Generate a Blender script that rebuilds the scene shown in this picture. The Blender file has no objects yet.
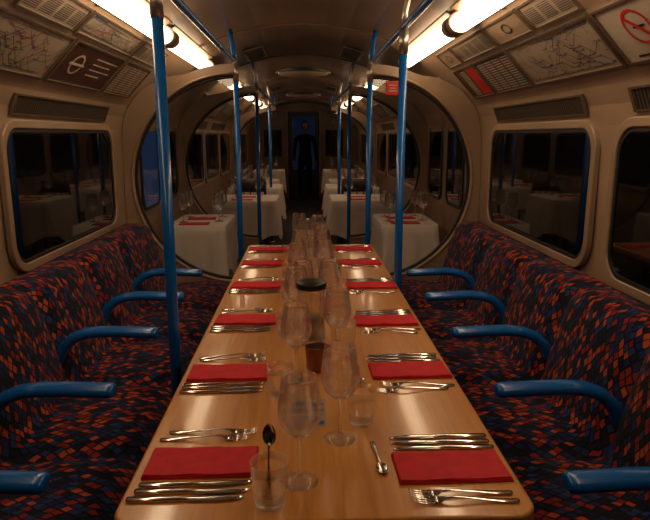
import bpy, bmesh, math, random
from mathutils import Vector, Matrix
random.seed(7)
scene = bpy.context.scene
COL = scene.collection
scene.view_settings.view_transform = 'Standard'
scene.view_settings.look = 'None'
scene.view_settings.exposure = 0.0

# ------------------------------------------------------------ materials
def new_mat(name):
    m = bpy.data.materials.new(name); m.use_nodes = True
    nt = m.node_tree
    b = nt.nodes.get('Principled BSDF')
    return m, nt, b
def N(nt, t, **kw):
    n = nt.nodes.new(t)
    for k, v in kw.items():
        if k in n.inputs.keys(): n.inputs[k].default_value = v
        else: setattr(n, k, v)
    return n
def L(nt, a, b): nt.links.new(a, b)
def ramp(nt, stops, interp='LINEAR'):
    r = nt.nodes.new('ShaderNodeValToRGB'); cr = r.color_ramp; cr.interpolation = interp
    while len(cr.elements) < len(stops): cr.elements.new(0.5)
    for e, (p, c) in zip(cr.elements, stops):
        e.position = p; e.color = (c[0], c[1], c[2], 1)
    return r
def simple(name, col, rough=0.5, metal=0.0, coat=0.0, var=0.12, scale=6.0, bump=0.0, spec=0.5):
    m, nt, b = new_mat(name)
    tc = N(nt, 'ShaderNodeTexCoord'); no = N(nt, 'ShaderNodeTexNoise', Scale=scale, Detail=5.0)
    L(nt, tc.outputs['Object'], no.inputs['Vector'])
    lo = [c*(1-var) for c in col]; hi = [min(1, c*(1+var)) for c in col]
    r = ramp(nt, [(0.3, lo), (0.7, hi)])
    L(nt, no.outputs['Fac'], r.inputs[0]); L(nt, r.outputs[0], b.inputs['Base Color'])
    b.inputs['Roughness'].default_value = rough; b.inputs['Metallic'].default_value = metal
    b.inputs['Coat Weight'].default_value = coat; b.inputs['Specular IOR Level'].default_value = spec
    if bump:
        bp = N(nt, 'ShaderNodeBump', Strength=bump, Distance=0.002)
        no2 = N(nt, 'ShaderNodeTexNoise', Scale=scale*30, Detail=2.0)
        L(nt, tc.outputs['Object'], no2.inputs['Vector'])
        L(nt, no2.outputs['Fac'], bp.inputs['Height']); L(nt, bp.outputs[0], b.inputs['Normal'])
    return m

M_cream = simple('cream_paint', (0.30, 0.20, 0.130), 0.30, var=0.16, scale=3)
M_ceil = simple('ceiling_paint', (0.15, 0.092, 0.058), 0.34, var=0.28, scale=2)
M_blue = simple('blue_enamel', (0.003, 0.120, 0.46), 0.26, coat=0.3, var=0.1)
M_floor = simple('dark_floor', (0.014, 0.010, 0.010), 0.5, var=0.4, scale=20)
M_steel = simple('cutlery_steel', (0.84, 0.80, 0.76), 0.13, metal=1.0, var=0.05)
M_alu = simple('brushed_aluminium', (0.50, 0.45, 0.40), 0.35, metal=0.9, var=0.08)
M_gask = simple('black_rubber', (0.012, 0.012, 0.013), 0.5)
M_pane = simple('night_glass', (0.003, 0.003, 0.003), 0.03, spec=1.0)
M_napkin = simple('red_paper', (0.62, 0.006, 0.018), 0.7, var=0.12, scale=30, bump=0.3)
M_cloth = simple('white_linen', (0.76, 0.66, 0.60), 0.85, var=0.05, scale=8, bump=0.3)
M_copper = simple('copper', (0.26, 0.11, 0.06), 0.32, metal=0.9, var=0.2, scale=25)
M_jar = simple('dark_amber_fill', (0.06, 0.03, 0.018), 0.5, var=0.3, scale=40)
M_black = simple('black_plastic', (0.010, 0.010, 0.010), 0.35)
M_wax = simple('white_wax', (0.75, 0.7, 0.6), 0.5)
M_leg = simple('dark_steel', (0.03, 0.03, 0.032), 0.4, metal=0.5)
M_chair = simple('dark_chair_wood', (0.04, 0.022, 0.015), 0.4)
M_door = simple('dark_door_paint', (0.010, 0.008, 0.008), 0.5)
M_grille = simple('grille_bronze', (0.12, 0.08, 0.05), 0.45, metal=0.3)
M_red = simple('red_sign', (0.55, 0.010, 0.014), 0.4)
M_white = simple('white_print', (0.48, 0.39, 0.30), 0.4)
M_card = simple('card_paper', (0.72, 0.68, 0.62), 0.5, var=0.04)
M_paper = simple('poster_paper', (0.33, 0.255, 0.185), 0.35, var=0.06)
M_ink = simple('black_ink', (0.04, 0.03, 0.03), 0.4)
M_inkr = simple('red_ink', (0.26, 0.02, 0.02), 0.4)
M_inkb = simple('blue_ink', (0.03, 0.06, 0.2), 0.4)
M_inkg = simple('green_ink', (0.04, 0.12, 0.06), 0.4)
M_brown = simple('brown_print', (0.055, 0.018, 0.010), 0.35)
M_bluep = simple('blue_print', (0.08, 0.30, 0.65), 0.4)
M_suit = simple('dark_suit', (0.006, 0.005, 0.005), 0.95, spec=0.05)
M_skin = simple('skin', (0.10, 0.050, 0.032), 0.7)
M_hair = simple('dark_hair', (0.008, 0.006, 0.005), 0.7)

def glass_mat(name, lo, hi, tint=(1, 1, 1)):
    m, nt, b = new_mat(name); nt.nodes.remove(b)
    out = nt.nodes['Material Output']
    tr = N(nt, 'ShaderNodeBsdfTransparent'); tr.inputs[0].default_value = (*tint, 1)
    gl = N(nt, 'ShaderNodeBsdfGlossy'); gl.inputs['Roughness'].default_value = 0.03
    lw = N(nt, 'ShaderNodeLayerWeight'); lw.inputs['Blend'].default_value = 0.35
    r = ramp(nt, [(0.0, (lo,)*3), (0.55, (lo*1.8,)*3), (1.0, (hi,)*3)])
    mx = N(nt, 'ShaderNodeMixShader')
    L(nt, lw.outputs['Facing'], r.inputs[0]); L(nt, r.outputs[0], mx.inputs[0])
    L(nt, tr.outputs[0], mx.inputs[1]); L(nt, gl.outputs[0], mx.inputs[2])
    L(nt, mx.outputs[0], out.inputs[0])
    return m
M_screen = glass_mat('screen_glass', 0.06, 0.6, (0.90, 0.90, 0.90))
def real_glass():
    m, nt, b = new_mat('drinking_glass'); nt.nodes.remove(b)
    out = nt.nodes['Material Output']
    g = N(nt, 'ShaderNodeBsdfGlass'); g.inputs['IOR'].default_value = 1.5; g.inputs['Roughness'].default_value = 0.0
    g.inputs['Color'].default_value = (1, 1, 1, 1)
    tr = N(nt, 'ShaderNodeBsdfTransparent'); tr.inputs[0].default_value = (1, 1, 1, 1)
    mx = N(nt, 'ShaderNodeMixShader'); mx.inputs[0].default_value = 0.5
    gl = N(nt, 'ShaderNodeBsdfGlossy'); gl.inputs['Roughness'].default_value = 0.06
    lw = N(nt, 'ShaderNodeLayerWeight'); lw.inputs['Blend'].default_value = 0.3
    r = ramp(nt, [(0.0, (0.02,)*3), (0.6, (0.05,)*3), (1.0, (0.55,)*3)]); L(nt, lw.outputs['Facing'], r.inputs[0])
    m2 = N(nt, 'ShaderNodeMixShader'); L(nt, r.outputs[0], m2.inputs[0])
    L(nt, tr.outputs[0], mx.inputs[1]); L(nt, g.outputs[0], mx.inputs[2])
    L(nt, mx.outputs[0], m2.inputs[1]); L(nt, gl.outputs[0], m2.inputs[2]); L(nt, m2.outputs[0], out.inputs[0])
    return m
M_glass = real_glass()

def emis(name, col, s):
    m, nt, b = new_mat(name)
    b.inputs['Base Color'].default_value = (0.8, 0.75, 0.65, 1)
    b.inputs['Emission Color'].default_value = (*col, 1); b.inputs['Emission Strength'].default_value = s
    return m
M_lamp = emis('lamp_diffuser', (1.0, 0.74, 0.46), 9.5)
M_lampn = emis('reduced_lamp_diffuser', (1.0, 0.72, 0.44), 6.5)  # same diffuser with emission turned down, so light falls off along the carriage
M_lampf = emis('dim_lamp_diffuser', (1.0, 0.68, 0.40), 4.0)
def dusk(name, col, s):  # pane itself emits faint blue, standing in for dusk light outside
    m = emis(name, col, s); b = m.node_tree.nodes['Principled BSDF']
    b.inputs['Base Color'].default_value = (0.003, 0.005, 0.010, 1); b.inputs['Roughness'].default_value = 0.05
    return m
M_dusk = dusk('dusk_glow_glass', (0.02, 0.05, 0.14), 0.08)
M_dusk2 = dusk('evening_glow_glass', (0.03, 0.08, 0.20), 0.18)

def wood():
    m, nt, b = new_mat('honey_wood')
    tc = N(nt, 'ShaderNodeTexCoord'); mp = N(nt, 'ShaderNodeMapping'); mp.inputs['Scale'].default_value = (16, 1.1, 3)
    no = N(nt, 'ShaderNodeTexNoise', Scale=3.0, Detail=8.0, Roughness=0.6, Distortion=0.6)
    L(nt, tc.outputs['Object'], mp.inputs[0]); L(nt, mp.outputs[0], no.inputs['Vector'])
    r = ramp(nt, [(0.25, (0.48, 0.180, 0.035)), (0.5, (0.62, 0.255, 0.055)), (0.75, (0.70, 0.315, 0.075))])
    L(nt, no.outputs['Fac'], r.inputs[0])
    L(nt, r.outputs[0], b.inputs['Base Color'])
    b.inputs['Roughness'].default_value = 0.28; b.inputs['Coat Weight'].default_value = 0.55; b.inputs['Coat Roughness'].default_value = 0.09
    return m
M_wood = wood()
M_woodedge = simple('wood_edge', (0.42, 0.2, 0.06), 0.35, var=0.2, scale=12)

def moquette():
    m, nt, b = new_mat('moquette')
    tc = N(nt, 'ShaderNodeTexCoord'); mp = N(nt, 'ShaderNodeMapping')
    mp.inputs['Rotation'].default_value = (0, 0, 0.75); mp.inputs['Scale'].default_value = (54, 33, 1)
    dn = N(nt, 'ShaderNodeTexNoise', Scale=16.0, Detail=1.0)
    L(nt, tc.outputs['UV'], dn.inputs['Vector'])
    ad = N(nt, 'ShaderNodeVectorMath', operation='MULTIPLY_ADD'); ad.inputs[1].default_value = (0.025,)*3
    L(nt, dn.outputs['Color'], ad.inputs[0]); L(nt, tc.outputs['UV'], ad.inputs[2])
    L(nt, ad.outputs[0], mp.inputs[0])
    vo = N(nt, 'ShaderNodeTexVoronoi', Scale=1.0, Randomness=0.2); vo.distance = 'CHEBYCHEV'; vo.voronoi_dimensions = '2D'
    L(nt, mp.outputs[0], vo.inputs['Vector'])
    sp = N(nt, 'ShaderNodeSeparateColor'); L(nt, vo.outputs['Color'], sp.inputs[0])
    r = ramp(nt, [(0, (0.006, 0.007, 0.020)), (0.28, (0.009, 0.018, 0.072)), (0.50, (0.20, 0.014, 0.015)), (0.70, (0.38, 0.060, 0.022)), (0.87, (0.018, 0.038, 0.125))], 'CONSTANT')
    L(nt, sp.outputs[0], r.inputs[0])
    r2 = ramp(nt, [(0.37, (1, 1, 1)), (0.42, (0.06, 0.08, 0.22))])
    L(nt, vo.outputs['Distance'], r2.inputs[0])
    mx = N(nt, 'ShaderNodeMix', data_type='RGBA', blend_type='MULTIPLY'); mx.inputs[0].default_value = 1
    L(nt, r.outputs[0], mx.inputs[6]); L(nt, r2.outputs[0], mx.inputs[7])
    L(nt, mx.outputs[2], b.inputs['Base Color'])
    b.inputs['Roughness'].default_value = 0.95; b.inputs['Sheen Weight'].default_value = 0.05
    b.inputs['Specular IOR Level'].default_value = 0.2
    n2 = N(nt, 'ShaderNodeTexNoise', Scale=500.0); L(nt, tc.outputs['UV'], n2.inputs['Vector'])
    bp = N(nt, 'ShaderNodeBump', Strength=0.5, Distance=0.003); L(nt, n2.outputs['Fac'], bp.inputs['Height']); L(nt, bp.outputs[0], b.inputs['Normal'])
    return m
M_moq = moquette()

# ------------------------------------------------------------ helpers
def mk(name, verts, faces, mat, parent=None, smooth=False, uvs=None, loc=None):
    me = bpy.data.meshes.new(name)
    me.from_pydata([tuple(v) for v in verts], [], faces)
    bm = bmesh.new(); bm.from_mesh(me)
    if uvs is None: bmesh.ops.remove_doubles(bm, verts=bm.verts, dist=1e-6)
    bmesh.ops.recalc_face_normals(bm, faces=bm.faces); bm.to_mesh(me); bm.free()
    if uvs is not None:
        uvl = me.uv_layers.new(name='UVMap')
        for lp in me.loops: uvl.data[lp.index].uv = uvs[lp.vertex_index]
    me.materials.append(mat)
    if smooth:
        for p in me.polygons: p.use_smooth = True
    o = bpy.data.objects.new(name, me); COL.objects.link(o)
    if parent: o.parent = parent
    if loc: o.location = loc
    return o
def inst(name, src, loc, rot=(0, 0, 0), sc=(1, 1, 1), parent=None):
    o = bpy.data.objects.new(name, src.data if hasattr(src, 'data') else src); COL.objects.link(o)
    o.location = loc; o.rotation_euler = rot; o.scale = sc
    if parent: o.parent = parent
    return o
def empty(name, loc=(0, 0, 0)):
    e = bpy.data.objects.new(name, None); e.empty_display_size = 0.1; COL.objects.link(e); e.location = loc
    return e
def box_vf(x0, x1, y0, y1, z0, z1):
    v = [(x0, y0, z0), (x1, y0, z0), (x1, y1, z0), (x0, y1, z0), (x0, y0, z1), (x1, y0, z1), (x1, y1, z1), (x0, y1, z1)]
    f = [(0, 3, 2, 1), (4, 5, 6, 7), (0, 1, 5, 4), (1, 2, 6, 5), (2, 3, 7, 6), (3, 0, 4, 7)]
    return v, f
BF = box_vf(0, 1, 0, 1, 0, 1)[1]
def merge(parts):
    V = []; F = []
    for v, f in parts:
        o = len(V); V += list(v); F += [tuple(i+o for i in q) for q in f]
    return V, F
def box(name, x0, x1, y0, y1, z0, z1, mat, parent=None, bev=0.0):
    v, f = box_vf(x0, x1, y0, y1, z0, z1)
    o = mk(name, v, f, mat, parent)
    if bev:
        md = o.modifiers.new('b', 'BEVEL'); md.width = bev; md.segments = 3
    return o
def lathe(prof, seg=36):
    V = []; F = []
    for r, z in prof:
        for i in range(seg):
            a = 2*math.pi*i/seg; V.append((r*math.cos(a), r*math.sin(a), z))
    for k in range(len(prof)-1):
        for i in range(seg):
            j = (i+1) % seg
            if prof[k][0] == 0: F.append((k*seg+i, (k+1)*seg+j, (k+1)*seg+i))
            elif prof[k+1][0] == 0: F.append((k*seg+i, k*seg+j, (k+1)*seg+i))
            else: F.append((k*seg+i, k*seg+j, (k+1)*seg+j, (k+1)*seg+i))
    return V, F
def tube(path, r, seg=14, ry=None, scales=None, up=(0, 1, 0), cap=True):
    if ry is None: ry = r
    P = [Vector(p) for p in path]; V = []; F = []
    upv = Vector(up)
    for i, p in enumerate(P):
        t = (P[min(i+1, len(P)-1)]-P[max(i-1, 0)]).normalized()
        n1 = (upv-t*upv.dot(t))
        if n1.length < 1e-4: n1 = t.orthogonal()
        n1.normalize(); n2 = t.cross(n1)
        s = scales[i] if scales else 1
        for k in range(seg):
            a = 2*math.pi*k/seg
            V.append(p+n1*(r*s*math.cos(a))+n2*(ry*s*math.sin(a)))
    for i in range(len(P)-1):
        for k in range(seg):
            j = (k+1) % seg
            F.append((i*seg+k, i*seg+j, (i+1)*seg+j, (i+1)*seg+k))
    if cap:
        F.append(tuple(range(seg))); F.append(tuple((len(P)-1)*seg+k for k in range(seg)))
    return V, F
def rrect(w, h, r, n=8):
    pts = []
    for cx, cy, a0 in ((w/2-r, h/2-r, 0), (-w/2+r, h/2-r, 90), (-w/2+r, -h/2+r, 180), (w/2-r, -h/2+r, 270)):
        for i in range(n+1):
            a = math.radians(a0+90*i/n); pts.append((cx+r*math.cos(a), cy+r*math.sin(a)))
    return pts

# ------------------------------------------------------------ carriage shell
Y0, Y1 = -1.6, 14.0
WALL = [(1.15, 0.0), (1.18, 0.25), (1.20, 0.5), (1.21, 0.8), (1.21, 1.1), (1.205, 1.35), (1.20, 1.46), (1.185, 1.54), (1.15, 1.61), (1.12, 1.65), (0.95, 1.83), (0.83, 1.935)]
CEIL = [(0.83, 1.935), (0.72, 1.995), (0.6, 2.045), (0.45, 2.095), (0.3, 2.13), (0.15, 2.15), (0, 2.157)]
def shell(name, pts, mat, y0=Y0, y1=Y1, th=0.03):
    ys = [y0, y1]; V = []; F = []; n = len(pts)
    for y in ys:
        for x, z in pts: V.append((x, y, z))
    for y in ys:
        for x, z in pts:
            d = Vector((x, z-1.05)); d.normalize(); V.append((x+d.x*th, y, z+d.y*th))
    for k in range(n-1):
        F.append((k, k+1, n+k+1, n+k)); F.append((2*n+k, 2*n+k+1, 3*n+k+1, 3*n+k))
    F += [(0, n, 3*n, 2*n), (n-1, 2*n-1, 4*n-1, 3*n-1)]
    for k in range(n-1):
        F.append((k, k+1, 2*n+k+1, 2*n+k)); F.append((n+k, n+k+1, 3*n+k+1, 3*n+k))
    return mk(name, V, F, mat, smooth=False)
shell('wall_right', WALL, M_cream); shell('wall_left', [(-x, z) for x, z in WALL], M_cream)
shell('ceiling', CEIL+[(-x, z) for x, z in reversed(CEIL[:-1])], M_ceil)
box('floor', -1.15, 1.15, Y0, Y1, -0.05, 0.0, M_floor)
def endwall(name, y, th, mat):
    prof = WALL+CEIL[1:]+[(-x, z) for x, z in reversed(CEIL[:-1])]+[(-x, z) for x, z in reversed(WALL[:-1])]
    n = len(prof)
    V = [(x, y, z) for x, z in prof]+[(x, y+th, z) for x, z in prof]
    F = [tuple(range(n)), tuple(range(n, 2*n))]+[(i, (i+1) % n, n+(i+1) % n, n+i) for i in range(n)]
    return mk(name, V, F, mat)
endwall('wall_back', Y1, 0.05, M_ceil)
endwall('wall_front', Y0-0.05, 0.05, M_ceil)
d = empty('door_1')
box('door_leaf', -0.36, 0.36, Y1-0.035, Y1-0.002, 0.002, 1.95, M_door, d, 0.01)
box('door_pane', -0.26, 0.26, Y1-0.05, Y1-0.036, 0.65, 1.85, M_dusk, d, 0.01)
for a in (-0.38, 0.36):
    box('door_jamb', a, a+0.02, Y1-0.06, Y1-0.002, 0.002, 1.97, M_cream, d)
for s in (-1, 1):
    box('end_pane', s*0.7-0.2, s*0.7+0.2, Y1-0.02, Y1-0.002, 0.95, 1.55, M_pane, d, 0.02)

# ------------------------------------------------------------ windows
def ring_vf(outer, inner, x0, x1):
    n = len(outer); F = []
    V = [(x0, y, z) for y, z in outer]+[(x1, y, z) for y, z in outer]+[(x1, y, z) for y, z in inner]+[(x0, y, z) for y, z in inner]
    for k in range(3):
        for i in range(n):
            j = (i+1) % n; F.append((k*n+i, k*n+j, (k+1)*n+j, (k+1)*n+i))
    return V, F
wi = 0
def window(side, ya, yb, z0=0.885, z1=1.45):
    global wi; wi += 1
    e = empty('window_%d' % wi, (side*1.202, (ya+yb)/2, (z0+z1)/2))
    w, h = yb-ya, z1-z0
    s = -side
    V, F = ring_vf(rrect(w+0.075, h+0.075, 0.135), rrect(w, h, 0.10), 0, s*0.022)
    o = mk('window_frame', V, F, M_cream, e); md = o.modifiers.new('b', 'BEVEL'); md.width = 0.006; md.segments = 3; md.limit_method = 'ANGLE'
    V, F = ring_vf(rrect(w+0.002, h+0.002, 0.10), rrect(w-0.03, h-0.03, 0.088), s*0.004, s*0.014)
    mk('window_gasket', V, F, M_gask, e)
    lp = rrect(w, h, 0.10); n = len(lp)
    mk('window_pane', [(s*0.009, y, z) for y, z in lp], [tuple(range(n))], M_pane, e)
for s in (-1, 1):
    window(s, 2.47, 3.82); window(s, 0.88, 2.27); window(s, -0.75, 0.68)
    for a in (6.1, 7.4, 8.7, 11.6): window(s, a, a+1.15)

# ------------------------------------------------------------ wall grilles
def grille(side, ya, yb):
    e = empty('air_vent', (0, 0, 0))
    a = Vector((1.192, 1.505)); b = Vector((1.158, 1.59)); t = (b-a); nrm = Vector((-t.y, t.x)).normalized()
    if nrm.x > 0: nrm = -nrm
    def P(u, y, o): p = a+t*u+nrm*o; return (side*p.x, y, p.y)
    def slab(u0, u1, y0, y1, o0, o1):
        return [P(u0, y0, o0), P(u1, y0, o0), P(u1, y1, o0), P(u0, y1, o0), P(u0, y0, o1), P(u1, y0, o1), P(u1, y1, o1), P(u0, y1, o1)], BF
    v, f = slab(0.05, 0.95, ya, yb, 0.0, 0.003); mk('vent_back', v, f, M_gask, e)
    parts = [slab(0, 0.08, ya, yb, 0, 0.010), slab(0.92, 1, ya, yb, 0, 0.010), slab(0, 1, ya-0.02, ya, 0, 0.010), slab(0, 1, yb, yb+0.02, 0, 0.010)]
    y = ya
    while y < yb:
        parts.append(slab(0.08, 0.92, y, y+0.006, 0.002, 0.005)); y += 0.022
    v, f = merge(parts); mk('vent_slats', v, f, M_grille, e)
for s in (-1, 1):
    for a in (1.0, 2.55, 6.3, 8.0): grille(s, a, a+1.15)

# ------------------------------------------------------------ advert panels
PS = [0]
def panel(side, ya, yb, row, mat, name, deco=None):
    if row == 0: a, b = Vector((1.112, 1.658)), Vector((0.955, 1.824))
    else: a, b = Vector((0.94, 1.84)), Vector((0.845, 1.922))
    t = b-a; ln = t.length; t = t/ln; nrm = Vector((-t.y, t.x))
    if nrm.x > 0: nrm = -nrm
    e = empty(name); PS[0] += 1; RR = random.Random(PS[0])
    def P(u, y, o): p = a+t*u+nrm*o; return (side*p.x, y, p.y)
    def slab(u0, u1, y0, y1, o0, o1):
        return [P(u0, y0, o0), P(u1, y0, o0), P(u1, y1, o0), P(u0, y1, o0), P(u0, y0, o1), P(u1, y0, o1), P(u1, y1, o1), P(u0, y1, o1)], BF
    fr = [slab(0, 0.010, ya, yb, 0, 0.012), slab(ln-0.010, ln, ya, yb, 0, 0.012), slab(0.010, ln-0.010, ya, ya+0.010, 0, 0.012), slab(0.010, ln-0.010, yb-0.010, yb, 0, 0.012)]
    v, f = merge(fr); mk('panel_trim', v, f, M_grille, e)
    v, f = slab(0.010, ln-0.010, ya+0.010, yb-0.010, 0.001, 0.006); mk('panel_print', v, f, mat, e)
    def disc(cy, cu, r0, r1, m, o=0.0075, sq=1):
        nn = 28; V = []; F = []
        for i in range(nn):
            an = 2*math.pi*i/nn
            V.append(P(cu+r1*math.sin(an), cy+r1*math.cos(an)*sq, o)); V.append(P(cu+r0*math.sin(an), cy+r0*math.cos(an)*sq, o))
        for i in range(nn):
            j = (i+1) % nn; F.append((2*i, 2*j, 2*j+1, 2*i+1))
        mk('print_circle', V, F, m, e)
    def bar(u0, u1, y0, y1, m, o=0.0065):
        v, f = slab(u0, u1, y0, y1, 0.006, o+0.001); mk('print_bar', v, f, m, e)
    def words(u, y0, y1, h, m, parts):
        q = y0
        while q < y1:
            l = RR.uniform(h*1.5, h*6)
            parts.append(slab(u, u+h, q, min(q+l, y1), 0.006, 0.0068)); q += l+h*0.9
    if deco == 'map':
        cols = {M_ink: [], M_inkr: [], M_inkb: [], M_inkg: []}
        y0, y1, u0, u1 = ya+0.03, yb-0.03, 0.022, ln-0.03
        dirs = [(1, 0), (1, 1), (0, 1), (-1, 1), (-1, 0), (-1, -1), (0, -1), (1, -1)]
        ks = list(cols)
        for i in range(int(26*(yb-ya)/0.8)):
            m = ks[i % 4]; q = [RR.uniform(y0, y1), RR.uniform(u0, u1)]; dd = RR.randrange(8)
            for sgm in range(7):
                dx, dz = dirs[dd]; l = RR.uniform(0.03, 0.10); w = 0.0013
                nx = [min(y1, max(y0, q[0]+dx*l)), min(u1, max(u0, q[1]+dz*l*0.7))]
                vx, vz = nx[0]-q[0], nx[1]-q[1]; hl = math.hypot(vx, vz)
                if hl > 0.004:
                    px, pz = -vz/hl*w, vx/hl*w
                    cols[m].append(([P(q[1]-pz, q[0]-px, 0.0068), P(nx[1]-pz, nx[0]-px, 0.0068), P(nx[1]+pz, nx[0]+px, 0.0068), P(q[1]+pz, q[0]+px, 0.0068)], [(0, 1, 2, 3)]))
                    cols[M_ink].append(slab(nx[1]+0.004, nx[1]+0.0060, nx[0], nx[0]+0.018, 0.006, 0.0067))
                q = nx; dd = (dd+RR.choice((-1, 1))) % 8
        for m, pr in cols.items():
            if pr: v, f = merge(pr); mk('map_lines', v, f, m, e)
        pr = []; words(ln-0.024, ya+0.03, ya+0.2, 0.006, M_ink, pr); v, f = merge(pr); mk('map_title', v, f, M_inkb, e)
    if deco in ('list', 'dlist', 'red'):
        pr = []; u = 0.022; h = 0.0035 if deco == 'list' else 0.006
        while u < ln-0.03:
            y = ya+(0.22 if deco == 'red' else 0.03)
            while y < yb-0.08:
                words(u, y, min(y+0.10, yb-0.02), h, None, pr); y += 0.125
            u += h*2.4
        v, f = merge(pr); mk('print_text', v, f, M_ink if deco == 'list' else M_white, e)
    if deco == 'ring':
        c = ya+(yb-ya)*0.25; r = ln*0.24
        disc(c, ln*0.5, r*0.8, r, M_white, sq=1.2); bar(ln*0.5-0.005, ln*0.5+0.005, c-r*1.5, c+r*1.5, M_white, 0.008)
        pr = []
        for i, w in enumerate((0.30, 0.24, 0.28, 0.18)): words(ln*(0.74-0.14*i), ya+(yb-ya)*0.50, ya+(yb-ya)*0.50+w*(yb-ya)/0.72, 0.007, None, pr)
        v, f = merge(pr); mk('print_text', v, f, M_white, e)
    if deco == 'nosmoke':
        cc = (ya+yb)/2; r = ln*0.29
        disc(cc, ln*0.56, r*0.84, r, M_red)
        bar(ln*0.56-0.004, ln*0.56+0.004, cc-0.035, cc+0.025, M_black)
        w = r*0.62; h = 0.005
        V = [P(ln*0.56-w-h, cc-w+h, 0.008), P(ln*0.56-w+h, cc-w-h, 0.008), P(ln*0.56+w+h, cc+w-h, 0.008), P(ln*0.56+w-h, cc+w+h, 0.008)]
        mk('print_slash', V, [(0, 1, 2, 3)], M_red, e)
        bar(0.022, 0.029, ya+0.08, yb-0.08, M_black)
    if deco == 'red':
        bar(0.02, ln-0.02, ya+0.02, ya+0.18, M_red)
    if deco == 'oval':
        disc((ya+yb)/2, ln*0.5, 0.02, 0.028, M_black, sq=1.8)
RM = 'route_map_poster'
panel(-1, 1.75, 2.68, 0, M_paper, RM, 'map'); panel(-1, 2.71, 3.42, 0, M_brown, 'advert_poster', 'ring'); panel(-1, 3.45, 3.95, 0, M_brown, 'advert_poster', 'dlist')
panel(-1, 2.1, 2.6, 1, M_paper, 'notice_panel', 'list'); panel(-1, 2.63, 3.4, 1, M_paper, RM, 'map'); panel(-1, 3.43, 3.95, 1, M_paper, 'notice_panel', 'list')
panel(1, 1.72, 2.08, 0, M_white, 'no_smoking_sign', 'nosmoke'); panel(1, 2.11, 2.93, 0, M_paper, RM, 'map'); panel(1, 2.96, 3.5, 0, M_brown, 'advert_poster', 'dlist'); panel(1, 3.53, 3.95, 0, M_brown, 'advert_poster', 'red')
panel(1, 2.1, 2.5, 1, M_paper, 'notice_panel', 'list'); panel(1, 2.53, 2.95, 1, M_cream, 'notice_panel', 'oval'); panel(1, 2.98, 3.6, 1, M_paper, 'notice_panel', 'list'); panel(1, 3.63, 3.95, 1, M_cream, 'notice_panel', 'oval')
for s in (-1, 1):
    for a in (0.2, 0.95): panel(s, a, a+0.7, 0, M_paper, RM, 'map')
    for i, a in enumerate((6.1, 7.0, 7.9, 8.8)):
        k = (i+(s > 0)) % 4; panel(s, a, a+0.8, 0, (M_brown, M_paper, M_paper, M_brown)[k], 'advert_poster', ('dlist', 'map', 'list', 'ring')[k])

# ------------------------------------------------------------ lamps
def lamp(side, ya, yb, mat):
    e = empty('ceiling_lamp', (side*0.735, (ya+yb)/2, 1.935))
    h = (yb-ya)/2; path = [(0, -h+0.02, 0), (0, -h+0.025, 0), (0, -h+0.04, 0), (0, h-0.04, 0), (0, h-0.025, 0), (0, h-0.02, 0)]
    v, f = tube(path, 0.050, 24, 0.042, [0.5, 0.85, 1, 1, 0.85, 0.5], up=(1, 0, 0))
    mk('diffuser', v, f, mat, e, True)
    for q in (-h-0.01, h-0.05):
        v, f = tube([(0, q, 0.004), (0, q+0.06, 0.004)], 0.058, 24, 0.049, up=(1, 0, 0)); mk('end_cap', v, f, M_cream, e)
    o = box('housing', -0.075, 0.075, -h, h, 0.036, 0.05, M_cream, e, 0.005); o.rotation_euler = (0, side*0.5, 0)
for a, b, m in ((0.6, 1.95, M_lampn), (2.03, 3.4, M_lamp), (3.46, 4.85, M_lampn)): lamp(-1, a, b, m)
for a, b, m in ((0.3, 1.55, M_lampn), (1.63, 2.98, M_lamp), (3.04, 4.45, M_lampn)): lamp(1, a, b, m)
for s in (-1, 1):
    for i in range(5): lamp(s, 6.1+i*1.45, 6.1+i*1.45+1.1, M_lampn if i < 2 else M_lampf)

# ------------------------------------------------------------ poles and rails
PX = 0.442
def pole(side, y):
    e = empty('grab_pole', (side*PX, y, 0))
    v, f = tube([(0, 0, 0.001), (0, 0, 1.78)], 0.0185, 20); mk('tube', v, f, M_blue, e, True)
    v, f = tube([(0, 0, 1.77), (0, 0, 1.885)], 0.0205, 20); mk('sleeve', v, f, M_alu, e, True)
    v, f = tube([(0, 0, 1.885), (side*0.004, 0, 1.95), (side*0.02, 0, 2.02), (side*0.03, 0, 2.09)], 0.0125, 16); mk('ceiling_bracket', v, f, M_alu, e, True)
    v, f = lathe([(0.0, 0.0), (0.045, 0.0), (0.045, 0.006), (0.02, 0.014)], 24); mk('foot', v, f, M_alu, e, True)
for s, ys in ((-1, (1.95, 4.12, 5.9, 8.1)), (1, (2.76, 4.12, 5.9, 7.6))):
    for y in ys: pole(s, y)
def rail(side, ya, yb):
    e = empty('ceiling_handrail', (side*PX, 0, 1.885))
    pts = [(side*0.03, ya-0.1, 0.2), (side*0.01, ya-0.06, 0.12), (0, ya-0.03, 0.04), (0, ya, 0.01), (0, ya+0.05, 0), (0, yb-0.05, 0), (0, yb, 0.01), (0, yb+0.03, 0.04), (side*0.01, yb+0.06, 0.12), (side*0.03, yb+0.1, 0.2)]
    v, f = tube(pts, 0.0155, 16, up=(1, 0, 0)); mk('rail_tube', v, f, M_blue, e, True)
for s in (-1, 1):
    rail(s, -1.0, 4.0); rail(s, 6.0, 9.9)

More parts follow.
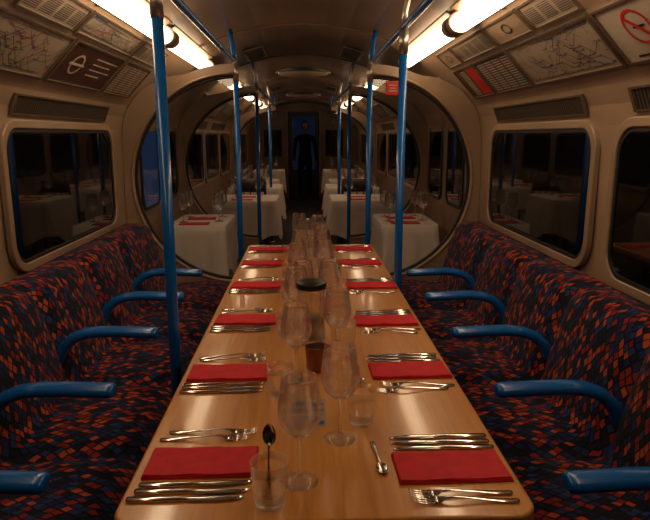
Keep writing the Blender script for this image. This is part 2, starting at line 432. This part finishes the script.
# ------------------------------------------------------------ draught screens (D shaped glass)
FULL = WALL+CEIL[1:]
def ray_to_profile(cx, cz, dx, dz):
    best = None
    segs = list(zip(FULL[:-1], FULL[1:]))+[((0, 0), (1.15, 0))]
    for (ax, az), (bx, bz) in segs:
        ex, ez = bx-ax, bz-az; den = dx*ez-dz*ex
        if abs(den) < 1e-9: continue
        t = ((ax-cx)*ez-(az-cz)*ex)/den; u = ((ax-cx)*dz-(az-cz)*dx)/den
        if t > 0 and -0.001 <= u <= 1.001 and (best is None or t < best): best = t
    return best
def screen(side, y, R=0.70, cz=1.12):
    e = empty('draught_screen', (0, y, 0)); cx = 0.45; n = 48; th = 0.02
    rin = []; rout = []
    for i in range(n+1):
        a = math.radians(-90+180*i/n); dx, dz = math.cos(a), math.sin(a)
        d = ray_to_profile(cx, cz, dx, dz)-0.003
        dg = math.degrees(a)
        if dg > 45:
            k = min(1, (dg-45)/20); d = d*(1-k)+min(d, R+0.06)*k
        d = max(d, R+0.01)
        rin.append((side*(cx+dx*R), cz+dz*R)); rout.append((side*(cx+dx*d), cz+dz*d))
    V = []; F = []
    for yy in (-th, th):
        for p in rin: V.append((p[0], yy, p[1]))
        for p in rout: V.append((p[0], yy, p[1]))
    m = n+1
    for i in range(n):
        F += [(i, i+1, m+i+1, m+i), (2*m+i, 2*m+i+1, 3*m+i+1, 3*m+i), (i, i+1, 2*m+i+1, 2*m+i), (m+i, m+i+1, 3*m+i+1, 3*m+i)]
    F += [(0, m, 3*m, 2*m), (m-1, 2*m-1, 4*m-1, 3*m-1)]
    mk('screen_panel', V, F, M_cream, e)
    v, f = tube([(p[0], 0, p[1]) for p in rin], 0.032, 12, 0.012, up=(0, 1, 0)); mk('screen_rim', v, f, M_cream, e, True)
    rr = [(side*cx+(p[0]-side*cx)*(1-0.022/R), cz+(p[1]-cz)*(1-0.022/R)) for p in rin]
    v, f = tube([(p[0], 0, p[1]) for p in rr], 0.012, 10, 0.010, up=(0, 1, 0)); mk('screen_gasket', v, f, M_gask, e, True)
    V = [(p[0], 0, p[1]) for p in rr]
    mk('screen_glass', V, [tuple(range(len(V)))], M_screen, e)
for s in (-1, 1):
    for y in (4.12, 5.9, 10.0): screen(s, y)
sg = empty('emergency_sign', (0.585, 4.06, 1.725))
box('sign_plate', -0.045, 0.045, -0.006, 0.006, -0.045, 0.045, M_red, sg, 0.004)
for z, w in ((-0.018, 0.026), (0.0, 0.02), (0.018, 0.028)): box('sign_text', -w, w, -0.0085, -0.006, z-0.0035, z+0.0035, M_white, sg)

dn = 1
for s in (-1, 1):
    for (ya, yb) in ((4.3, 4.995), (5.005, 5.7), (10.3, 10.99), (11.01, 11.5)):
        dn += 1
        e = empty('door_%d' % dn)
        pts = [(x*0.972, max(0.003, 1.05+(z-1.05)*0.985)) for x, z in WALL[:-1]]
        n = len(pts); V = []
        for y in (ya, yb):
            for x, z in pts: V.append((s*x, y, z))
        for y in (ya, yb):
            for x, z in pts: V.append((s*(x+0.02), y, z))
        F = []
        for k in range(n-1):
            F += [(k, k+1, n+k+1, n+k), (2*n+k, 2*n+k+1, 3*n+k+1, 3*n+k), (k, k+1, 2*n+k+1, 2*n+k), (n+k, n+k+1, 3*n+k+1, 3*n+k)]
        mk('door_leaf', V, F, M_cream, e)
        w = yb-ya-0.2; lp = rrect(w, 0.62, 0.09); m = len(lp); yc = (ya+yb)/2
        mk('door_pane', [(s*1.166, yc+a, 1.2+b) for a, b in lp], [tuple(range(m))], M_dusk2 if (s < 0 and ya < 4.9) else M_pane, e)
        V, F = ring_vf([(yc+a, 1.2+b) for a, b in rrect(w+0.03, 0.65, 0.1)], [(yc+a, 1.2+b) for a, b in rrect(w-0.02, 0.60, 0.08)], s*1.172, s*1.160)
        mk('door_gasket', V, F, M_gask, e)

# ------------------------------------------------------------ ceiling fittings
for y in (7.2, 11.0):
    e = empty('ceiling_ventilator', (0, y, 2.15))
    v, f = lathe([(0.30, 0.0), (0.30, -0.02), (0.27, -0.045), (0.2, -0.06), (0.0, -0.065)], 40); mk('cover', v, f, M_cream, e, True)
    v, f = lathe([(0.315, 0.0), (0.315, -0.03), (0.30, -0.03)], 40); mk('rim', v, f, M_gask, e, True)
for s in (-1, 1):
    for y in (5.3, 9.0):
        e = empty('ceiling_hatch', (s*0.40, y, 2.09)); e.rotation_euler = (0, s*0.29, 0)
        box('plate', -0.08, 0.08, -0.3, 0.3, -0.004, 0.008, M_grille, e, 0.003)
        for k in range(12): box('slot', -0.065, 0.065, -0.27+k*0.045, -0.255+k*0.045, -0.006, -0.0035, M_gask, e)
for i, y in enumerate((-0.5, 1.2, 2.6, 4.25, 5.8, 7.9, 9.9, 12.0)):
    pts = [(x, z-0.004) for x, z in CEIL]+[(-x, z-0.004) for x, z in reversed(CEIL[:-1])]
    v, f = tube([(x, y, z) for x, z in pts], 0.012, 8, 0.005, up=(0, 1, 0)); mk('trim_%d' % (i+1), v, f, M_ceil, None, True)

# ------------------------------------------------------------ benches
PROF = [(0.56, 0.10), (0.545, 0.28), (0.515, 0.30), (0.505, 0.34), (0.505, 0.39), (0.52, 0.43), (0.56, 0.452), (0.66, 0.456), (0.78, 0.445), (0.88, 0.435), (0.925, 0.445), (0.945, 0.50), (0.96, 0.58), (0.985, 0.67), (1.01, 0.75), (1.025, 0.80), (1.05, 0.832), (1.09, 0.845), (1.195, 0.845)]
def bench(side, ys, arms):
    e = empty('upholstered_bench')
    edges = ys; samples = []
    for a, b in zip(edges[:-1], edges[1:]):
        for k in range(12): samples.append(a+(b-a)*k/12)
    samples.append(edges[-1])
    al = [0]
    for p, q in zip(PROF[:-1], PROF[1:]): al.append(al[-1]+math.hypot(q[0]-p[0], q[1]-p[1]))
    V = []; UV = []; F = []; n = len(PROF)
    for y in samples:
        dmin = min(abs(y-q) for q in edges)
        g = 0.026*math.exp(-(dmin/0.03)**2)
        mid = 0.014*math.sin(min(1, dmin/0.27)*math.pi/2)
        for k, (x, z) in enumerate(PROF):
            p = PROF[max(0, k-1)]; q = PROF[min(n-1, k+1)]
            t = Vector((q[0]-p[0], q[1]-p[1])).normalized(); nn = Vector((t.y, -t.x))
            kk = 0 if k in (0, 1, n-1) else 1
            V.append((side*(x+nn.x*(g-mid)*kk), y, z+nn.y*(g-mid)*kk)); UV.append((y, al[k]))
    m = len(samples)
    for j in range(m-1):
        for k in range(n-1): F.append((j*n+k, j*n+k+1, (j+1)*n+k+1, (j+1)*n+k))
    for j, yy in ((0, samples[0]), (m-1, samples[-1])):
        b = len(V); V += [(side*1.145, yy, 0.1)]; UV += [(yy+0.5, 0)]
        F.append(tuple(j*n+k for k in range(n))+(b,))
    mk('upholstery', V, F, M_moq, e, True, UV)
    box('plinth', *(sorted((side*0.60, side*1.14))), samples[0]+0.01, samples[-1]-0.01, 0.001, 0.12, M_leg, e)
    for y in arms:
        path = [(side*x, y, z) for x, z in ((0.583, 0.655), (0.585, 0.655), (0.592, 0.656), (0.605, 0.657), (0.72, 0.662), (0.80, 0.664), (0.86, 0.658), (0.91, 0.64), (0.95, 0.605), (0.975, 0.56), (0.985, 0.53))]
        v, f = tube(path, 0.033, 20, 0.022, [0.6, 0.8, 0.95, 1, 1, 1, 1, 1, 1, 1, 1])
        mk('armrest', v, f, M_blue, e, True)
for s, off in ((-1, 0.04), (1, 0.0)):
    arms = [0.12+off, 0.66+off, 1.20+off, 1.70+off, 2.25+off, 2.79+off, 3.31+off]
    bench(s, [-0.4]+arms+[4.05], arms)

# ------------------------------------------------------------ long dining table
TZ = 0.74
tb = empty('dining_table', (0.038, 0, 0))
yc = 2.37
lp = rrect(0.785, 2.81, 0.045)
def slab_loop(name, loop, z0, z1, mat, parent, y=0, bev=0.006):
    n = len(loop)
    V = [(a, y+b, z0) for a, b in loop]+[(a, y+b, z1) for a, b in loop]
    F = [tuple(range(n)), tuple(range(n, 2*n))]+[(i, (i+1) % n, n+(i+1) % n, n+i) for i in range(n)]
    o = mk(name, V, F, mat, parent)
    if bev:
        md = o.modifiers.new('b', 'BEVEL'); md.width = bev; md.segments = 3; md.limit_method = 'ANGLE'
    return o
slab_loop('tabletop', lp, TZ-0.032, TZ, M_wood, tb, yc)
box('apron', -0.31, 0.31, 1.10, 3.66, TZ-0.09, TZ-0.033, M_woodedge, tb)
for yy in (1.25, 2.4, 3.5):
    for xx in (-0.27, 0.27):
        v, f = tube([(xx, yy, 0.001), (xx, yy, TZ-0.09)], 0.022, 14); mk('leg', v, f, M_leg, tb, True)

# ------------------------------------------------------------ tableware meshes
def strip(secs, th):
    V = []; F = []
    for s in secs:
        x, h, z = s[:3]; y = s[3] if len(s) > 3 else 0; t = s[4] if len(s) > 4 else th
        V += [(x, y-h, z+t*0.3), (x, y-h*0.55, z), (x, y+h*0.55, z), (x, y+h, z+t*0.3), (x, y+h*0.6, z+t), (x, y-h*0.6, z+t)]
    for i in range(len(secs)-1):
        for k in range(6): F.append((i*6+k, i*6+(k+1) % 6, (i+1)*6+(k+1) % 6, (i+1)*6+k))
    F += [tuple(range(6)), tuple((len(secs)-1)*6+k for k in range(6))]
    return V, F
def mesh_only(name, vf, mat, smooth=True):
    o = mk(name, vf[0], vf[1], mat, None, smooth); me = o.data; bpy.data.objects.remove(o); return me
fork = [strip([(-0.1, 0.004, 0.0005), (-0.096, 0.0085, 0.0005), (-0.07, 0.0075, 0.001), (-0.02, 0.0035, 0.005), (0.02, 0.003, 0.008), (0.04, 0.005, 0.007), (0.05, 0.0115, 0.004), (0.062, 0.0125, 0.002)], 0.0028)]
for k in range(4):
    y = -0.0105+0.007*k
    fork.append(strip([(0.060, 0.0022, 0.002, y), (0.08, 0.0018, 0.001, y), (0.098, 0.0012, 0.005, y), (0.103, 0.0006, 0.007, y)], 0.002))
ME_fork = mesh_only('dinner_fork', merge(fork), M_steel)
ME_knife = mesh_only('dinner_knife', strip([(-0.112, 0.005, 0), (-0.108, 0.009, 0), (-0.06, 0.0085, 0), (-0.01, 0.0065, 0), (0.0, 0.006, 0.001, 0, 0.004), (0.01, 0.0095, 0.001, 0, 0.0025), (0.06, 0.0105, 0.001, 0, 0.002), (0.095, 0.008, 0.001, 0.002, 0.002), (0.112, 0.002, 0.001, 0.006, 0.0015)], 0.006), M_steel)
def spoon_vf():
    p = [strip([(-0.095, 0.004, 0.0005), (-0.09, 0.0085, 0.0005), (-0.06, 0.007, 0.001), (-0.01, 0.0035, 0.005), (0.03, 0.003, 0.007), (0.045, 0.004, 0.006)], 0.0028)]
    V = []; F = []; nr, na = 6, 20
    for i in range(nr+1):
        r = i/nr
        for k in range(na):
            a = 2*math.pi*k/na; xx = math.cos(a)
            V.append((0.069+0.028*r*xx, 0.0185*r*math.sin(a)*(1-0.12*xx), 0.0005+0.0075*r*r))
    for i in range(nr):
        for k in range(na):
            j = (k+1) % na
            if i == 0: F.append((k, na+j, na+k))
            else: F.append((i*na+k, i*na+j, (i+1)*na+j, (i+1)*na+k))
    p.append((V, F)); return merge(p)
ME_spoon = mesh_only('spoon', spoon_vf(), M_steel)
wine_prof = [(0.0, 0.0008), (0.034, 0.0005), (0.037, 0.0005), (0.0368, 0.0018), (0.02, 0.0045), (0.008, 0.008), (0.0045, 0.016), (0.0038, 0.04), (0.0038, 0.08), (0.005, 0.093), (0.012, 0.0985), (0.025, 0.107), (0.036, 0.12), (0.0425, 0.137), (0.044, 0.15), (0.0425, 0.17), (0.039, 0.195), (0.0355, 0.218), (0.0345, 0.2245), (0.0330, 0.2245), (0.0338, 0.216), (0.0373, 0.195), (0.0408, 0.17), (0.0423, 0.15), (0.0408, 0.137), (0.0343, 0.1215), (0.0235, 0.1092), (0.010, 0.1025), (0.0, 0.1010)]
ME_wine = mesh_only('wine_glass', lathe(wine_prof, 48), M_glass)
tum_prof = [(0.0, 0.0005), (0.028, 0.0005), (0.0295, 0.002), (0.0325, 0.03), (0.035, 0.06), (0.0365, 0.086), (0.0352, 0.086), (0.0336, 0.06), (0.031, 0.03), (0.0275, 0.009), (0.0, 0.008)]
ME_tum = mesh_only('water_tumbler', lathe(tum_prof, 40), M_glass)
def napkin_vf():
    parts = []
    for L_ in range(3):
        V = []; F = []; nx, ny = 10, 5; w, h = 0.115-0.0015*L_, 0.058-0.002*L_
        z0 = 0.0008+0.0026*L_; th = 0.0022
        for t in (0, 1):
            for i in range(nx+1):
                for j in range(ny+1):
                    x = -w+2*w*i/nx; y = -h+2*h*j/ny
                    V.append((x, y, z0+t*th+0.0012*math.sin(i*1.3+j+L_)*(L_ > 0)*t))
        st = (nx+1)*(ny+1)
        idx = lambda t, i, j: t*st+i*(ny+1)+j
        for i in range(nx):
            for j in range(ny):
                F.append((idx(0, i, j), idx(0, i+1, j), idx(0, i+1, j+1), idx(0, i, j+1))); F.append((idx(1, i, j), idx(1, i+1, j), idx(1, i+1, j+1), idx(1, i, j+1)))
        for i in range(nx):
            for j in (0, ny): F.append((idx(0, i, j), idx(0, i+1, j), idx(1, i+1, j), idx(1, i, j)))
        for j in range(ny):
            for i in (0, nx): F.append((idx(0, i, j), idx(0, i, j+1), idx(1, i, j+1), idx(1, i, j)))
        parts.append((V, F))
    return merge(parts)
ME_nap = mesh_only('napkin', napkin_vf(), M_napkin, False)
R = random.Random(3)
def J(a): return R.uniform(-a, a)
T = TZ+0.0008
for sx, ylist in ((-1, (1.165, 1.655, 2.17, 2.70, 3.19, 3.60)), (1, (1.13, 1.655, 2.14, 2.68, 3.19, 3.60))):
    cx = 0.038
    for i, y in enumerate(ylist):
        k = 1 if i < 4 else 0.82
        inst('napkin', ME_nap, (cx+sx*((0.258 if sx < 0 else 0.265)+J(0.003)), y, T), (0, 0, J(0.03)))
        rz = 0 if sx < 0 else math.pi
        fo = 1 if sx < 0 else -1
        for q, off in enumerate((0.089, 0.112) if (sx > 0 and i == 0) else (0.097, 0.127)):
            rot = J(0.05)+(0.10 if q else -0.04)*(1 if i % 2 else -1)
            inst('dinner_fork', ME_fork, (cx+sx*(0.268-0.006*q+J(0.008)), y+fo*(off+0.006)*k, T), (0, 0, rz+rot*(1 if 0 < i < 4 else 0.3)))
        for q, off in enumerate((0.080, 0.105, 0.13) if i < 4 else (0.09, 0.115)):
            yy = y-fo*off*k
            inst('dinner_knife', ME_knife, (cx+sx*(0.262+J(0.006)), yy, T), (0, 0, rz+J(0.03)))
for x, y, r in ((0.155, 1.175, -1.5), (0.155, 1.63, -1.6), (-0.076, 2.24, 1.6), (0.155, 2.10, -1.5)):
    inst('dessert_spoon', ME_spoon, (x, y, T), (0, 0, r), (0.72, 0.72, 0.72))
for i, (x, y, s) in enumerate(((-0.012, 1.09, 1), (0.078, 1.262, 1), (-0.025, 1.60, 1), (0.10, 1.775, 0.98), (-0.03, 2.08, 1), (0.095, 2.2, 1), (-0.005, 2.24, 0.95), (0.035, 2.34, 0.9), (-0.03, 2.56, 1), (0.085, 2.62, 1), (0.02, 2.72, 1), (-0.02, 2.92, 1), (0.085, 3.1, 1), (0.0, 3.32, 1), (0.08, 3.5, 1), (-0.03, 3.58, 1), (0.09, 2.93, 1), (0.03, 3.04, 0.9), (0.06, 3.38, 0.9))):
    inst('wine_glass', ME_wine, (x, y, T), (0, 0, i*0.7), (s, s, s))
for x, y in ((-0.068, 1.022), (0.134, 1.34), (-0.066, 1.50), (0.132, 1.88), (-0.066, 1.99), (0.132, 2.34), (-0.066, 2.45), (0.134, 2.8), (-0.068, 2.82), (0.134, 3.25), (-0.068, 3.2), (0.132, 2.47), (-0.066, 2.65)):
    inst('water_tumbler', ME_tum, (x, y, T))
inst('teaspoon', ME_spoon, (-0.068, 1.030, T+0.083), (0, -1.45, 1.2), (0.75, 0.75, 0.75))
j = empty('lidded_glass_jar', (0.022, 1.95, T))
v, f = lathe([(0, 0.0005), (0.042, 0.0005), (0.046, 0.006), (0.046, 0.17), (0.043, 0.18), (0.0415, 0.18), (0.0445, 0.168), (0.0445, 0.008), (0, 0.006)], 36); mk('jar_body', v, f, M_glass, j, True)
v, f = lathe([(0, 0.1805), (0.050, 0.1805), (0.051, 0.183), (0.051, 0.199), (0.048, 0.202), (0, 0.202)], 36); mk('jar_lid', v, f, M_black, j, True)
v, f = lathe([(0, 0.009), (0.038, 0.009), (0.038, 0.075), (0.03, 0.08), (0, 0.08)], 36); mk('jar_contents', v, f, M_jar, j, True)
def candle(x, y, z):
    c = empty('candle_pot', (x, y, z))
    v, f = lathe([(0, 0.0005), (0.03, 0.0005), (0.034, 0.004), (0.038, 0.07), (0.039, 0.074), (0.037, 0.074), (0.035, 0.068), (0.033, 0.03), (0, 0.03)], 32); mk('pot', v, f, M_copper, c, True)
    v, f = lathe([(0, 0.031), (0.03, 0.031), (0.03, 0.05), (0, 0.05)], 28); mk('wax', v, f, M_wax, c)
    v, f = tube([(0, 0, 0.05), (0, 0.001, 0.06)], 0.001, 6); mk('wick', v, f, M_black, c)
candle(0.037, 1.68, T); candle(0.04, 2.45, T); candle(0.04, 3.2, T)
c = empty('menu_card', (0.003, 1.345, T)); c.rotation_euler = (0, 0, 0.12)
for sgn in (-1, 1):
    V = [(-0.043, sgn*0.028, 0.0005), (0.043, sgn*0.028, 0.0005), (0.043, 0, 0.060), (-0.043, 0, 0.060)]
    o = mk('card_leaf', V, [(0, 1, 2, 3)], M_card, c)
    md = o.modifiers.new('s', 'SOLIDIFY'); md.thickness = 0.0008
def cpt(x, t, off=0.0012): return (x, -0.028*(1-t)-off, 0.060*t)
for (x0, x1, t0, t1) in ((-0.039, 0.005, 0.50, 0.92), (-0.039, 0.039, 0.08, 0.20), (-0.039, 0.026, 0.3, 0.38), (0.012, 0.039, 0.55, 0.62), (0.012, 0.039, 0.75, 0.82)):
    mk('card_print', [cpt(x0, t0), cpt(x1, t0), cpt(x1, t1), cpt(x0, t1)], [(0, 1, 2, 3)], M_bluep, c)

# ------------------------------------------------------------ linen-covered tables
def linen_table(x, y, w, l, drop=0.32):
    e = empty('linen_covered_table', (x, y, 0))
    base = rrect(w, l, 0.05, 10); b = []
    for i, p in enumerate(base):
        q = base[(i+1) % len(base)]; dd = math.hypot(q[0]-p[0], q[1]-p[1]); k = max(1, int(dd/0.03))
        for t in range(k): b.append((p[0]+(q[0]-p[0])*t/k, p[1]+(q[1]-p[1])*t/k))
    n0 = len(b); V = [(p[0], p[1], TZ) for p in b]; F = []
    for k in range(7):
        t = k/6; z = TZ-0.006-t*(TZ-drop); amp = 0.045*t
        for p in b:
            a = math.atan2(p[1], p[0]); f = 1+0.02+0.08*t+amp*math.sin(a*13+x*3)+amp*0.6*math.sin(a*23+y)
            V.append((p[0]*f, p[1]*f, z-0.06*t*math.cos(a*4)))
    for k in range(7):
        for i in range(n0):
            jx = (i+1) % n0; F.append((k*n0+i, k*n0+jx, (k+1)*n0+jx, (k+1)*n0+i))
    F.append(tuple(range(n0)))
    mk('tablecloth', V, F, M_cloth, e, True).data.polygons[-1].use_smooth = False
    v, f = tube([(0, 0, 0.001), (0, 0, TZ-0.01)], 0.03, 12); mk('pedestal', v, f, M_leg, e, True)
    v, f = lathe([(0, 0.001), (0.2, 0.001), (0.2, 0.01), (0.03, 0.03)], 24); mk('base', v, f, M_leg, e, True)
    for a, bb in ((-0.14, -0.13), (0.13, 0.2), (-0.14, 0.17), (0.14, -0.09)):
        inst('wine_glass', ME_wine, (x+a, y+bb, T))
    inst('napkin', ME_nap, (x-0.03, y-0.25, T), (0, 0, 0)); inst('napkin', ME_nap, (x-0.02, y+0.05, T), (0, 0, 0.1))
for s in (-1, 1):
    linen_table(s*0.83, 4.95, 0.44, 0.7)
    linen_table(s*0.64, 6.75, 0.68, 0.7); linen_table(s*0.66, 8.35, 0.70, 0.7); linen_table(s*0.7, 9.5, 0.6, 0.6); linen_table(s*0.7, 12.3, 0.6, 0.7)
def chair(x, y, rz):
    e = empty('dining_chair', (x, y, 0)); e.rotation_euler = (0, 0, rz)
    box('seat', -0.2, 0.2, -0.2, 0.2, 0.43, 0.46, M_chair, e, 0.01)
    for a in (-0.18, 0.18):
        v, f = tube([(a, 0.18, 0.001), (a, 0.18, 0.43)], 0.016, 8); mk('front_leg', v, f, M_chair, e, True)
        v, f = tube([(a, -0.2, 0.001), (a, -0.18, 0.44), (a, -0.21, 0.7), (a, -0.24, 0.88)], 0.016, 8); mk('back_leg', v, f, M_chair, e, True)
    V = []; F = []
    for i in range(9):
        xx = -0.18+0.36*i/8; b = 0.02*(1-(xx/0.18)**2)
        V += [(xx, -0.215-b, 0.74), (xx, -0.24-b, 0.9)]
    for i in range(8): F.append((2*i, 2*i+2, 2*i+3, 2*i+1))
    o = mk('back_rest', V, F, M_chair, e, True); md = o.modifiers.new('s', 'SOLIDIFY'); md.thickness = 0.015
    for a in (-0.08, 0, 0.08):
        v, f = tube([(a, -0.19, 0.45), (a, -0.225, 0.76)], 0.008, 8); mk('spindle', v, f, M_chair, e, True)
for s in (-1, 1):
    chair(s*0.66, 7.68, 0)

# ------------------------------------------------------------ standing figure by the far door
def skin(name, pts, edges, mat, parent, lv=1):
    me = bpy.data.meshes.new(name); me.from_pydata([p[0] for p in pts], edges, []); o = bpy.data.objects.new(name, me); COL.objects.link(o); o.parent = parent
    me.materials.append(mat)
    sk = o.modifiers.new('skin', 'SKIN'); sk.use_smooth_shade = True
    for i, p in enumerate(pts):
        r = p[1]; me.skin_vertices[0].data[i].radius = r if isinstance(r, tuple) else (r, r)
    me.skin_vertices[0].data[0].use_root = True
    sd = o.modifiers.new('sub', 'SUBSURF'); sd.levels = lv; sd.render_levels = lv
    return o
pe = empty('standing_person', (0.03, 13.55, 0))
P_ = [((0, 0, 0.93), (0.145, 0.10)), ((0, 0, 1.08), (0.13, 0.09)), ((0, 0.005, 1.25), (0.155, 0.10)), ((0, 0, 1.38), (0.15, 0.085)), ((0, 0, 1.46), (0.06, 0.055))]
E_ = [(0, 1), (1, 2), (2, 3), (3, 4)]
for s in (-1, 1):
    b = len(P_)
    P_ += [((s*0.09, 0, 0.86), 0.085), ((s*0.10, -0.005, 0.50), 0.055), ((s*0.105, 0.01, 0.10), 0.045)]
    E_ += [(0, b), (b, b+1), (b+1, b+2)]
    b = len(P_)
    P_ += [((s*0.19, 0, 1.38), 0.055), ((s*0.235, 0.01, 1.12), 0.042), ((s*0.245, -0.03, 0.88), 0.032)]
    E_ += [(3, b), (b, b+1), (b+1, b+2)]
    skin('shoe', [((s*0.105, 0.03, 0.045), 0.042), ((s*0.11, -0.07, 0.042), 0.04), ((s*0.115, -0.15, 0.032), 0.03)], [(0, 1), (1, 2)], M_black, pe)
    hx, hy, hz = s*0.246, -0.035, 0.87
    skin('hand', [((hx, hy, hz), 0.022), ((hx, hy-0.005, hz-0.05), (0.014, 0.034)), ((hx, hy-0.008, hz-0.085), (0.012, 0.034))], [(0, 1), (1, 2)], M_skin, pe)
    for k, ll in enumerate((0.068, 0.078, 0.072, 0.056)):
        fy = hy-0.033+0.018*k
        skin('finger', [((hx, fy, hz-0.08), 0.0085), ((hx-s*0.004, fy, hz-0.08-ll*0.5), 0.008), ((hx-s*0.014, fy, hz-0.08-ll), 0.007)], [(0, 1), (1, 2)], M_skin, pe)
    skin('thumb', [((hx, hy-0.02, hz-0.03), 0.011), ((hx-s*0.01, hy-0.048, hz-0.065), 0.009), ((hx-s*0.012, hy-0.052, hz-0.095), 0.008)], [(0, 1), (1, 2)], M_skin, pe)
skin('clothed_body', P_, E_, M_suit, pe, 2)
skin('neck', [((0, 0, 1.43), 0.05), ((0, -0.005, 1.53), 0.05)], [(0, 1)], M_skin, pe)
bm = bmesh.new(); bmesh.ops.create_uvsphere(bm, u_segments=28, v_segments=20, radius=1)
for q in bm.verts:
    x, y, z = q.co; w = 0.076*(1-0.22*max(0, -z)**1.5)
    fy = 0.096*(1-0.1*max(0, -z))
    nose = 0.022*math.exp(-((x/0.16)**2+((z+0.08)/0.2)**2)) if y < 0 else 0
    sock = 0.010*(math.exp(-(((x-0.4)/0.2)**2+((z-0.08)/0.14)**2))+math.exp(-(((x+0.4)/0.2)**2+((z-0.08)/0.14)**2))) if y < 0 else 0
    q.co = (x*w, y*fy-nose+sock, z*0.118)
me = bpy.data.meshes.new('head'); bm.to_mesh(me); bm.free(); me.materials.append(M_skin)
for p in me.polygons: p.use_smooth = True
ho = bpy.data.objects.new('head', me); COL.objects.link(ho); ho.parent = pe; ho.location = (0, -0.01, 1.625)
bm = bmesh.new(); bmesh.ops.create_uvsphere(bm, u_segments=24, v_segments=16, radius=1)
dl = [q for q in bm.verts if q.co.z < 0.55-(0.9*max(0, q.co.y+0.35)) and q.co.y < 1]
bmesh.ops.delete(bm, geom=[q for q in dl if not (q.co.y > 0.2 and q.co.z > -0.5)], context='VERTS')
for q in bm.verts: q.co = (q.co.x*0.083, q.co.y*0.103, q.co.z*0.125)
me = bpy.data.meshes.new('hair'); bm.to_mesh(me); bm.free(); me.materials.append(M_hair)
for p in me.polygons: p.use_smooth = True
ho = bpy.data.objects.new('hair', me); COL.objects.link(ho); ho.parent = pe; ho.location = (0, -0.008, 1.63)
for s in (-1, 1):
    v, f = lathe([(0, -0.009), (0.006, -0.006), (0.009, 0), (0.006, 0.006), (0, 0.009)], 12); mk('eye', v, f, M_white, pe, True, loc=(s*0.03, -0.088, 1.635))
    v, f = tube([(s*0.074, 0.0, 1.59), (s*0.083, 0.005, 1.615), (s*0.08, 0.005, 1.65)], 0.012, 8, 0.006); mk('ear', v, f, M_skin, pe, True)
v, f = tube([(-0.022, -0.088, 1.572), (0, -0.094, 1.57), (0.022, -0.088, 1.572)], 0.005, 8); mk('mouth', v, f, M_inkr, pe, True)

# ------------------------------------------------------------ world, camera
w = bpy.data.worlds.new('World'); scene.world = w; w.use_nodes = True
w.node_tree.nodes['Background'].inputs[0].default_value = (0.01, 0.02, 0.06, 1)
w.node_tree.nodes['Background'].inputs[1].default_value = 0.3
cd = bpy.data.cameras.new('camera'); cam = bpy.data.objects.new('camera', cd); COL.objects.link(cam)
cam.location = (0, 0, 1.42); cam.rotation_euler = (math.radians(78.3), 0, math.radians(-2.0))
cd.sensor_width = 36; cd.lens = 36*600/650; cd.clip_start = 0.02
scene.camera = cam
